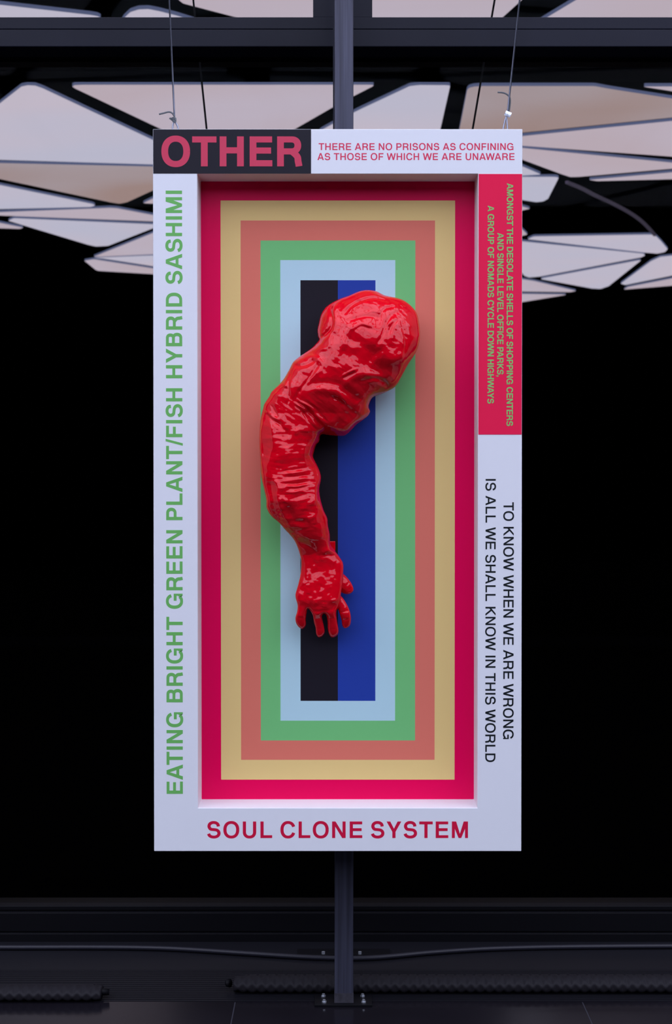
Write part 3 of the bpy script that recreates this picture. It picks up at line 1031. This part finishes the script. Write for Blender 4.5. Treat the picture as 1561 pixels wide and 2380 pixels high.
# (points, width px, amplitude mm, kind): r ridge, v groove, s step (right-hand side of travel drops)
FEAT = [
    (Cc(5, (1165, 205), (1060, 178), (960, 195), (870, 240), (815, 300)), 4, -4.0, 'v'),
    (Cc(5, (1165, 185), (1060, 158), (955, 175), (860, 222), (790, 290)), 6, 2.5, 'r'),
    (Cc(5, (1212, 245), (1140, 262), (1098, 305), (1090, 350)), 3.5, -3.0, 'v'),
    (Cc(5, (1225, 285), (1160, 350), (1130, 420), (1110, 480), (1060, 560)), 4.5, -4.5, 'v'),
    (Cc(5, (1240, 340), (1185, 405), (1155, 470)), 3.5, -3.0, 'v'),
    (Cc(5, (1262, 345), (1280, 430), (1300, 520), (1290, 600)), 4, -3.0, 'v'),
    (Cc(5, (1200, 330), (1150, 400)), 4, 3.0, 'r'),
    (Cc(5, (1230, 370), (1200, 440), (1190, 520)), 6, 2.5, 'r'),
    (Cc(5, (1110, 300), (1050, 285), (985, 290)), 3, 2.0, 'r'),
    (Cc(5, (1080, 330), (990, 322), (920, 335), (850, 356)), 3.5, -3.0, 'v'),
    (Cc(5, (1040, 400), (960, 385), (880, 410), (820, 470), (800, 560)), 7, 3.5, 'r'),
    (Cc(5, (1030, 425), (950, 400), (890, 440)), 3, -2.5, 'v'),
    (Cc(5, (830, 520), (900, 540), (1000, 590), (1080, 660)), 20, -9.0, 'v'),
    (Cc(5, (760, 610), (860, 650), (1000, 700), (1180, 770)), 18, -7.0, 'v'),
    (Cc(5, (1080, 640), (1190, 670), (1300, 640)), 15, 6.5, 'r'),
    (Cc(5, (725, 190), (705, 260), (718, 340), (712, 410), (660, 470), (620, 500)), 4, -7.0, 'v'),
    (Cc(5, (760, 200), (735, 290), (745, 400), (700, 480), (640, 540)), 8, 4.0, 'r'),
    (Cc(5, (700, 470), (690, 560), (600, 590)), 5, 2.5, 'r'),
    (Cc(5, (405, 705), (470, 715), (530, 700), (585, 665)), 5, -5.0, 'v'),
    (Cc(5, (415, 680), (480, 655), (560, 640), (640, 680)), 6, 3.5, 'r'),
    (Cc(5, (400, 740), (375, 850), (380, 960), (368, 1020)), 3, -3.5, 'v'),
    (Cc(5, (610, 690), (560, 780), (500, 860), (450, 930), (430, 990)), 4, -4.0, 'v'),
    (Cc(5, (600, 670), (640, 720), (560, 800), (490, 880)), 6, 3.0, 'r'),
    (Cc(5, (790, 800), (840, 770), (910, 735)), 3, 2.5, 'r'),
    (Cc(5, (800, 810), (850, 790), (910, 760)), 3, -2.5, 'v'),
    (Cc(5, (800, 880), (870, 820), (960, 780), (1050, 800), (1130, 800)), 11, 6.0, 'r'),
    (Cc(5, (960, 830), (1060, 810), (1140, 850), (1150, 900)), 5, -5.0, 'v'),
    (Cc(5, (560, 900), (660, 900), (760, 930), (830, 1010)), 9, 4.0, 'r'),
    (Cc(5, (720, 960), (770, 985), (815, 1020)), 3.5, -3.5, 'v'),
    (Cc(5, (470, 900), (600, 850), (740, 860), (860, 930), (940, 1000)), 10, -5.0, 'v'),
    (Cc(5, (930, 980), (960, 1030), (930, 1110)), 14, 4.0, 'r'),
    (Cc(5, (860, 1080), (800, 1150), (740, 1200)), 10, -3.5, 'v'),
    (Cc(5, (195, 1060), (245, 1115), (290, 1135)), 4, 4.0, 'r'),
    (Cc(5, (200, 1090), (250, 1140), (320, 1180)), 4, -4.0, 'v'),
    (Cc(5, (240, 1020), (270, 1080), (290, 1125)), 3, -3.5, 'v'),
    (Cc(5, (180, 1020), (240, 930), (330, 860)), 7, -2.5, 'v'),
    (Cc(5, (340, 850), (350, 880)), 4, 4.0, 'r'),
    (Cc(5, (360, 885), (350, 900)), 4, -3.0, 'v'),
    # elbow crease fan
    (Cc(5, (440, 1000), (510, 1040), (570, 1110), (640, 1190)), 2.6, -4.0, 'v'),
    (Cc(5, (430, 1010), (495, 1060), (550, 1130), (620, 1215)), 2.6, 2.2, 'r'),
    (Cc(5, (425, 1025), (480, 1075), (530, 1150), (600, 1230)), 2.4, -2.4, 'v'),
    (Cc(5, (455, 990), (530, 1030), (600, 1110), (660, 1180)), 3.0, 2.4, 'r'),
    (Cc(5, (470, 985), (560, 1030), (640, 1110), (690, 1170)), 2.6, -2.0, 'v'),
    (Cc(5, (650, 1200), (560, 1130), (500, 1060)), 9, -4.5, 'v'),
    (Cc(6, (860, 440), (950, 480), (1060, 500)), 12, -3.0, 'v'),
    # forearm
    (Cc(6, (300, 380), (340, 500), (350, 620), (340, 700)), 7, 3.0, 'r'),
    (Cc(6, (280, 400), (240, 520), (230, 680), (250, 850)), 9, -3.5, 'v'),
    (Cc(6, (490, 480), (480, 560), (500, 650)), 7, -4.0, 'v'),
    (Cc(6, (560, 490), (640, 455), (740, 470)), 7, 3.5, 'r'),
    (Cc(6, (400, 380), (440, 440), (520, 500)), 5, -3.0, 'v'),
    (Cc(6, (680, 600), (670, 720), (690, 860)), 6, 2.5, 'r'),
    (Cc(6, (440, 900), (560, 880), (680, 860)), 3, -2.5, 'v'),
    (Cc(6, (460, 960), (600, 950), (730, 935)), 3, -2.5, 'v'),
    (Cc(6, (450, 1030), (600, 1030), (700, 1010)), 3, -3.0, 'v'),
    (Cc(6, (500, 1080), (600, 1085), (690, 1060)), 3, -2.6, 'v'),
    (Cc(6, (460, 920), (580, 912), (700, 895)), 3, 2.0, 'r'),
    (Cc(6, (460, 1000), (580, 990), (700, 970)), 3.4, 2.0, 'r'),
    (Cc(6, (460, 1055), (590, 1060), (720, 1035)), 3.4, 2.0, 'r'),
    (Cc(6, (460, 1120), (570, 1120), (640, 1090)), 3, 1.8, 'r'),
    (Cc(6, (560, 1190), (640, 1160), (650, 1120)), 7, -4.0, 'v'),
    (Cc(6, (835, 990), (810, 1100), (780, 1220), (600, 1330)), 7, 3.0, 'r'),
    (Cc(6, (330, 950), (400, 1080), (390, 1170), (440, 1340), (560, 1560)), 6, 4.5, 'r'),
    (Cc(6, (300, 1000), (330, 1150), (370, 1350), (500, 1560)), 8, -5.0, 'v'),
    (Cc(6, (480, 1230), (440, 1180), (410, 1210)), 4, 2.5, 'r'),
    (Cc(6, (500, 1260), (520, 1320), (580, 1420), (700, 1450)), 7, -4.5, 'v'),
    (Cc(6, (700, 1430), (780, 1390), (800, 1470)), 7, 3.5, 'r'),
    (Cc(6, (840, 1200), (870, 1350), (900, 1500), (920, 1640)), 7, -3.5, 'v'),
    (Cc(6, (600, 1640), (700, 1680), (770, 1730), (800, 1790)), 8, -5.5, 'v'),
    (Cc(6, (600, 1560), (700, 1600), (850, 1620)), 10, 3.0, 'r'),
    (Cc(6, (860, 1780), (920, 1740), (990, 1760)), 7, 3.5, 'r'),
    # wrist and back of the hand
    (Cc(7, (720, 600), (860, 590), (960, 660)), 7, 3.0, 'r'),
    (Cc(7, (800, 520), (900, 480), (1000, 590)), 5, 2.5, 'r'),
    (Cc(7, (520, 640), (560, 760), (560, 900)), 6, 2.0, 'r'),
    (Cc(7, (640, 620), (700, 700), (640, 850)), 7, -2.0, 'v'),
    (Cc(7, (480, 900), (520, 960)), 8, 3.0, 'r'),
    (Cc(7, (430, 1060), (440, 1130)), 9, 3.5, 'r'),
    (Cc(7, (600, 1080), (540, 1200)), 7, -3.5, 'v'),
    (Cc(7, (690, 1190), (640, 1240)), 8, 2.5, 'r'),
    (Cc(7, (800, 1210), (790, 1270)), 8, 3.0, 'r'),
    (Cc(7, (920, 1160), (930, 1200)), 8, 3.0, 'r'),
    (Cc(7, (780, 950), (720, 1060), (740, 1150)), 7, -2.0, 'v'),
    (Cc(7, (560, 1260), (600, 1310), (700, 1330), (790, 1320), (880, 1310), (980, 1230)), 4, -3.0, 'v'),
    # finger joints
    (Cc(7, (410, 1400), (480, 1420), (550, 1395)), 2.2, -1.8, 'v'),
    (Cc(7, (410, 1380), (480, 1395), (550, 1370)), 3.0, 1.6, 'r'),
    (Cc(7, (650, 1440), (720, 1430), (780, 1450)), 2.2, -1.8, 'v'),
    (Cc(7, (670, 1560), (740, 1570), (800, 1560)), 2.2, -1.6, 'v'),
    (Cc(7, (840, 1440), (910, 1425), (975, 1440)), 2.2, -1.8, 'v'),
    (Cc(7, (850, 1580), (920, 1570), (995, 1580)), 2.2, -1.6, 'v'),
]


def heights(poly, h=1.25, detail=True, seed=1):
    xs = [p[0] for p in poly]
    ys = [p[1] for p in poly]
    x0, x1, y0, y1 = min(xs) - 4, max(xs) + 4, min(ys) - 4, max(ys) + 4
    nx, ny = int((x1 - x0) / h / 16 + 1) * 16, int((y1 - y0) / h / 16 + 1) * 16
    X, Y = np.meshgrid(x0 + h * np.arange(nx), y0 + h * np.arange(ny))
    m = inside(poly, X, Y)
    u = poisson(m, h, 160)
    D, NX, NY, _, _ = seg_dist(poly, X, Y, closed=True)
    z = np.sqrt(np.maximum(u, 0))
    # keep true round edges: near the outline the solved grid is coarse
    return X, Y, m, z, D, NX, NY


def sstep(x, a, b):
    t = np.clip((x - a) / (b - a), 0, 1)
    return t * t * (3 - 2 * t)


ARM_V, ARM_F = [], []


def add_shape(poly, clear, kf, kb, detail, h=1.25, seed=1):
    """clear(X, Y): distance of the mid surface from the panel, kf/kb: front and back fullness"""
    poly = smooth_loop(poly)
    X, Y, m, z, D, NX, NY = heights(poly, h, detail, seed)
    zf = z * kf(X, Y)
    if detail:
        A = np.zeros(X.shape)
        fade = sstep(D, 1.0, 10.0)
        for pts, wd_, amp, kind in FEAT:
            cp = [tuple(q) for q in catmull(pts, 5)]
            bx = [q[0] for q in cp]
            by = [q[1] for q in cp]
            pad = wd_ * 3.2
            i0 = np.searchsorted(X[0], min(bx) - pad)
            i1 = np.searchsorted(X[0], max(bx) + pad)
            j0 = np.searchsorted(Y[:, 0], min(by) - pad)
            j1 = np.searchsorted(Y[:, 0], max(by) + pad)
            if i1 <= i0 or j1 <= j0:
                continue
            sx, sy = X[j0:j1, i0:i1], Y[j0:j1, i0:i1]
            d, _, _, _, T = seg_dist(cp, sx, sy)
            ends = sstep(T, 0, 0.15) * sstep(1 - T, 0, 0.15) * 0.65 + 0.35
            A[j0:j1, i0:i1] += amp * np.exp(-(d / wd_) ** 2) * ends
        # cloth-like anisotropic wrinkles running across the limb, plus broad lumps
        upper = 1 - sstep(Y, 930, 1010)
        fore = sstep(Y, 960, 1030) * (1 - sstep(Y, 1230, 1290))
        hand = sstep(Y, 1270, 1310)
        wx, wy = X + 14 * fbm(X / 60, Y / 60, 11), Y + 14 * fbm(X / 60, Y / 60, 21)
        al = (wx * 0.62 + wy * -0.78)          # along the upper arm
        ac = (wx * 0.78 + wy * 0.62)
        n1 = fbm(al / 20, ac / 52, 31, 3)
        n2 = fbm(wx / 50, wy / 11, 41, 3)
        n3 = fbm(wx / 13, wy / 13, 51, 3)
        big = fbm(X / 55 + 3, Y / 55, 61, 2)
        rid = 0.5 - np.abs(fbm(al / 34 + 5, ac / 80, 71, 2)) * 1.8
        A += upper * (n1 * 2.8 + rid * 2.0) + fore * (n2 * 1.9) + hand * (n3 * 1.15) + (1 - hand) * big * 8.5
        A += fore * 1.0 * fbm(wx / 34, wy / 4.6, 141, 2)
        A += np.exp(-((Y - 955) / 55) ** 2) * 1.1 * fbm((X * 0.5 - Y * 0.86) / 5 + 0.02 * X, (X * 0.86 + Y * 0.5) / 38, 151, 2)
        A += 10.0 * np.exp(-(((X - 934) / 25) ** 2 + ((Y - 832) / 27) ** 2))
        A += -4.0 * np.exp(-(((X - 868) / 28) ** 2 + ((Y - 828) / 24) ** 2))
        for kx, ky in ((704, 1400), (733, 1405), (758, 1406), (780, 1396)):
            A += 2.2 * np.exp(-(((X - kx) / 8) ** 2 + ((Y - ky) / 7) ** 2))
        # crinkled knot at the shoulder tip
        kd = np.exp(-(((X - 930) / 26) ** 2 + ((Y - 728) / 24) ** 2))
        A += kd * 3.2 * fbm(X / 7, Y / 7, 81, 2)
        A += 0.6 * fbm(X / 8, Y / 8, 91, 2)
        zf = np.maximum(zf + A * fade * np.clip(zf / 25, 0.25, 1), zf * 0.4)
    else:
        zf = zf + 1.0 * fbm(X / 7, Y / 6, 33, 2) * sstep(D, 0.5, 5)
        for (ax, ay, bx_, by_, am) in ((790, 1424, 813, 1418, -1.6), (794, 1442, 815, 1438, -1.4), (806, 1360, 814, 1350, -1.4), (811, 1370, 820, 1364, -1.2)):
            d, _, _, _, _ = seg_dist([(ax, ay), (bx_, by_)], X, Y)
            zf = zf + am * np.exp(-(d / 2.0) ** 2) * sstep(D, 0.5, 4)
    cl_ = clear(X, Y)
    zb = np.minimum(z * kb, cl_ * 1000 - 0.8)
    use = m & (D > h * 0.35)
    idx = -np.ones(X.shape, int)
    cells = use[:-1, :-1] | use[1:, :-1] | use[:-1, 1:] | use[1:, 1:]
    need = np.zeros(X.shape, bool)
    need[:-1, :-1] |= cells
    need[1:, :-1] |= cells
    need[:-1, 1:] |= cells
    need[1:, 1:] |= cells
    base = len(ARM_V)
    jj, ii = np.nonzero(need)
    rim = need & ~use
    PXX = np.where(rim, NX, X)
    PYY = np.where(rim, NY, Y)
    zf = np.where(rim, 0, zf)
    zb = np.where(rim, 0, zb)
    c, s = math.cos(TILT), math.sin(TILT)

    def world(zz):
        yw = YP - cl_ - zz * 0.001
        uu = (PXX - PX) / F
        vv = -(PYY - PY) / F
        dy, dz = c + vv * s, -s + vv * c
        t = (yw - CAM.y) / dy
        return np.stack([CAM.x + uu * t, yw, CAM.z + dz * t], -1)
    WF, WB = world(zf), world(-zb)
    k = 0
    fi = -np.ones(X.shape, int)
    bi = -np.ones(X.shape, int)
    V = []
    for j, i in zip(jj, ii):
        fi[j, i] = base + len(V)
        V.append(tuple(WF[j, i]))
        if rim[j, i]:
            bi[j, i] = fi[j, i]
        else:
            bi[j, i] = base + len(V)
            V.append(tuple(WB[j, i]))
    ARM_V.extend(V)
    for j, i in zip(*np.nonzero(cells)):
        a, b, c_, d = (j, i), (j, i + 1), (j + 1, i + 1), (j + 1, i)
        q = (fi[a], fi[d], fi[c_], fi[b])
        r = (bi[a], bi[b], bi[c_], bi[d])
        ARM_F.append(q)
        if q != tuple(reversed(r)) and set(q) != set(r):
            ARM_F.append(r)


def clear_main(X, Y):
    a = np.interp(Y, [660, 700, 800, 900, 960, 1060, 1165, 1225, 1290, 1330, 1395, 1430, 1480],
                  [0.066, 0.066, 0.080, 0.070, 0.056, 0.076, 0.094, 0.080, 0.050, 0.054, 0.066, 0.058, 0.040])
    return a


def kf_main(X, Y):
    k = 0.92 - 0.10 * sstep(Y, 1000, 1100)
    k = k - 0.30 * sstep(Y, 1240, 1330) + 0.40 * sstep(Y, 1405, 1430)
    return k


one = lambda v: (lambda X, Y: np.full(X.shape, v))
add_shape(body, clear_main, kf_main, 0.75, True)
add_shape(index, lambda X, Y: 0.052 - 0.010 * sstep(Y, 1425, 1460), one(0.95), 0.95, False, 0.8)
add_shape(thumb, lambda X, Y: 0.036 + 0 * X, one(0.95), 0.95, False, 0.8)
me = bpy.data.meshes.new('arm_raw')
me.from_pydata([tuple(float(c) for c in v) for v in ARM_V], [], [tuple(int(i) for i in f) for f in ARM_F])
me.update()
tmp = bpy.data.objects.new('arm_raw', me)
C.objects.link(tmp)
rm = tmp.modifiers.new('remesh', 'REMESH')
rm.mode = 'VOXEL'
rm.voxel_size = 0.0014
rm.use_smooth_shade = True
sm = tmp.modifiers.new('smooth', 'SMOOTH')
sm.iterations = 2
sm.factor = 0.5
dg = bpy.context.evaluated_depsgraph_get()
arm_me = bpy.data.meshes.new_from_object(tmp.evaluated_get(dg))
bpy.data.objects.remove(tmp)
print('arm faces', len(arm_me.polygons))
arm_me.materials.clear()
arm_me.materials.append(M['gloss_red'])
arm_me.polygons.foreach_set('use_smooth', [True] * len(arm_me.polygons))
v = at_y(760, 1100, YP)
arm = empty('arm_sculpture', (v.x, YP, v.z))
tag(arm, 'glossy red sculpture of a bent wrinkled arm with hand, mounted on striped panel', 'sculpture')
arm_o = bpy.data.objects.new('arm', arm_me)
C.objects.link(arm_o)
arm_o.parent = arm
arm_o.matrix_parent_inverse = arm.matrix_world.inverted()
a, b = at_y(735, 1258.5, YP - 0.02), at_y(779, 1325, YP - 0.02)
boxo('mounting_block', a.x, b.x, YP - 0.022, YP, b.z, a.z, M['gloss_red'], arm, 0.001)

# ================================================================ THINGS ON THE FLOOR
def sleeve(px0, px1, py_base, label, hgt=0.040, end_left=False, end_right=False, droop=0.0):
    a, b = at_z(px0, py_base, 0), at_z(px1, py_base, 0)
    n, m_ = int(abs(b.x - a.x) / 0.0026), 22
    t = empty('braided_cable_sleeve', ((a.x + b.x) / 2, a.y + 0.03, 0))
    tag(t, label, 'cable sleeve', 'braided cable sleeves on the threshold')
    mb = MB()
    vs, fs = [], []
    yc = a.y + 0.030
    for i in range(n + 1):
        x = a.x + (b.x - a.x) * i / n
        e = min(1.0, (i + 1) / 14 if end_left else 1.0, (n - i + 1) / 14 if end_right else 1.0)
        for k in range(m_):
            an = 2 * math.pi * k / m_
            s1 = math.sin((x / 0.024) * 2 * math.pi + an * 4)
            s2 = math.sin((x / 0.024) * 2 * math.pi - an * 4)
            rr = 1.0 + 0.09 * max(s1, s2)
            y = yc + 0.030 * rr * math.cos(an) * (0.9 + 0.1 * e)
            z = hgt / 2 + hgt / 2 * rr * math.sin(an) * (0.8 + 0.2 * e)
            vs.append((x, y + droop * (x - a.x), max(z, 0.0015)))
    for i in range(n):
        for k in range(m_):
            k2 = (k + 1) % m_
            fs.append((i * m_ + k, i * m_ + k2, (i + 1) * m_ + k2, (i + 1) * m_ + k))
    fs.append(tuple(range(m_ - 1, -1, -1)))
    fs.append(tuple(n * m_ + k for k in range(m_)))
    mb.add(vs, fs)
    mb.build('sleeve', M['braid'], t, smooth=True)
    mb = MB()
    xe = b.x if end_right else a.x
    mb.tube([(xe - 0.012, yc, hgt / 2 + 0.002), (xe + 0.018 * (1 if end_right else -1), yc + 0.004, hgt / 2), ], [hgt * 0.30, hgt * 0.24], 12)
    mb.build('cable_end', M['rubber'], t, smooth=True)


sleeve(-150, 232, 2333, 'black braided cable sleeve ending at the left on the ribbed threshold', 0.034, end_right=True)
sleeve(542, 1750, 2314, 'long black braided cable sleeve passing behind the post to the right edge', 0.038, end_left=True)
mb = MB()
hp = [(-150, 2198), (0, 2200), (250, 2200), (400, 2203), (560, 2213), (700, 2222), (797, 2225), (880, 2223), (1000, 2212), (1120, 2204), (1250, 2200), (1400, 2198), (1561, 2197), (1720, 2197)]
pts = []
for x, y in catmull(hp, 5):
    v = at_z(x, y, 0.0075)
    pts.append((v.x, v.y - 0.004, 0.0062))
mb.tube(pts, 0.0068, 10)
o = mb.build('rubber_hose', M['hose'], smooth=True)
tag(o, 'thin black hose bowing along the floor at the foot of the glass wall', 'hose')
ap = empty('anchor_plate', at_z(797, 2218, 0))
tag(ap, 'flat dark anchor plate with two bolts on the floor behind the post', 'plate')
a, b = at_z(690, 2222, 0), at_z(905, 2205, 0)
boxo('plate', a.x, b.x, a.y, a.y + 0.05, -0.001, 0.003, M['rubber'], ap)
for px in (751, 836):
    v = at_z(px, 2216, 0.004)
    q = MB()
    q.tube([(v.x, v.y, 0.003), (v.x, v.y, 0.009)], 0.005, 6)
    q.build('bolt', M['zinc'], ap)
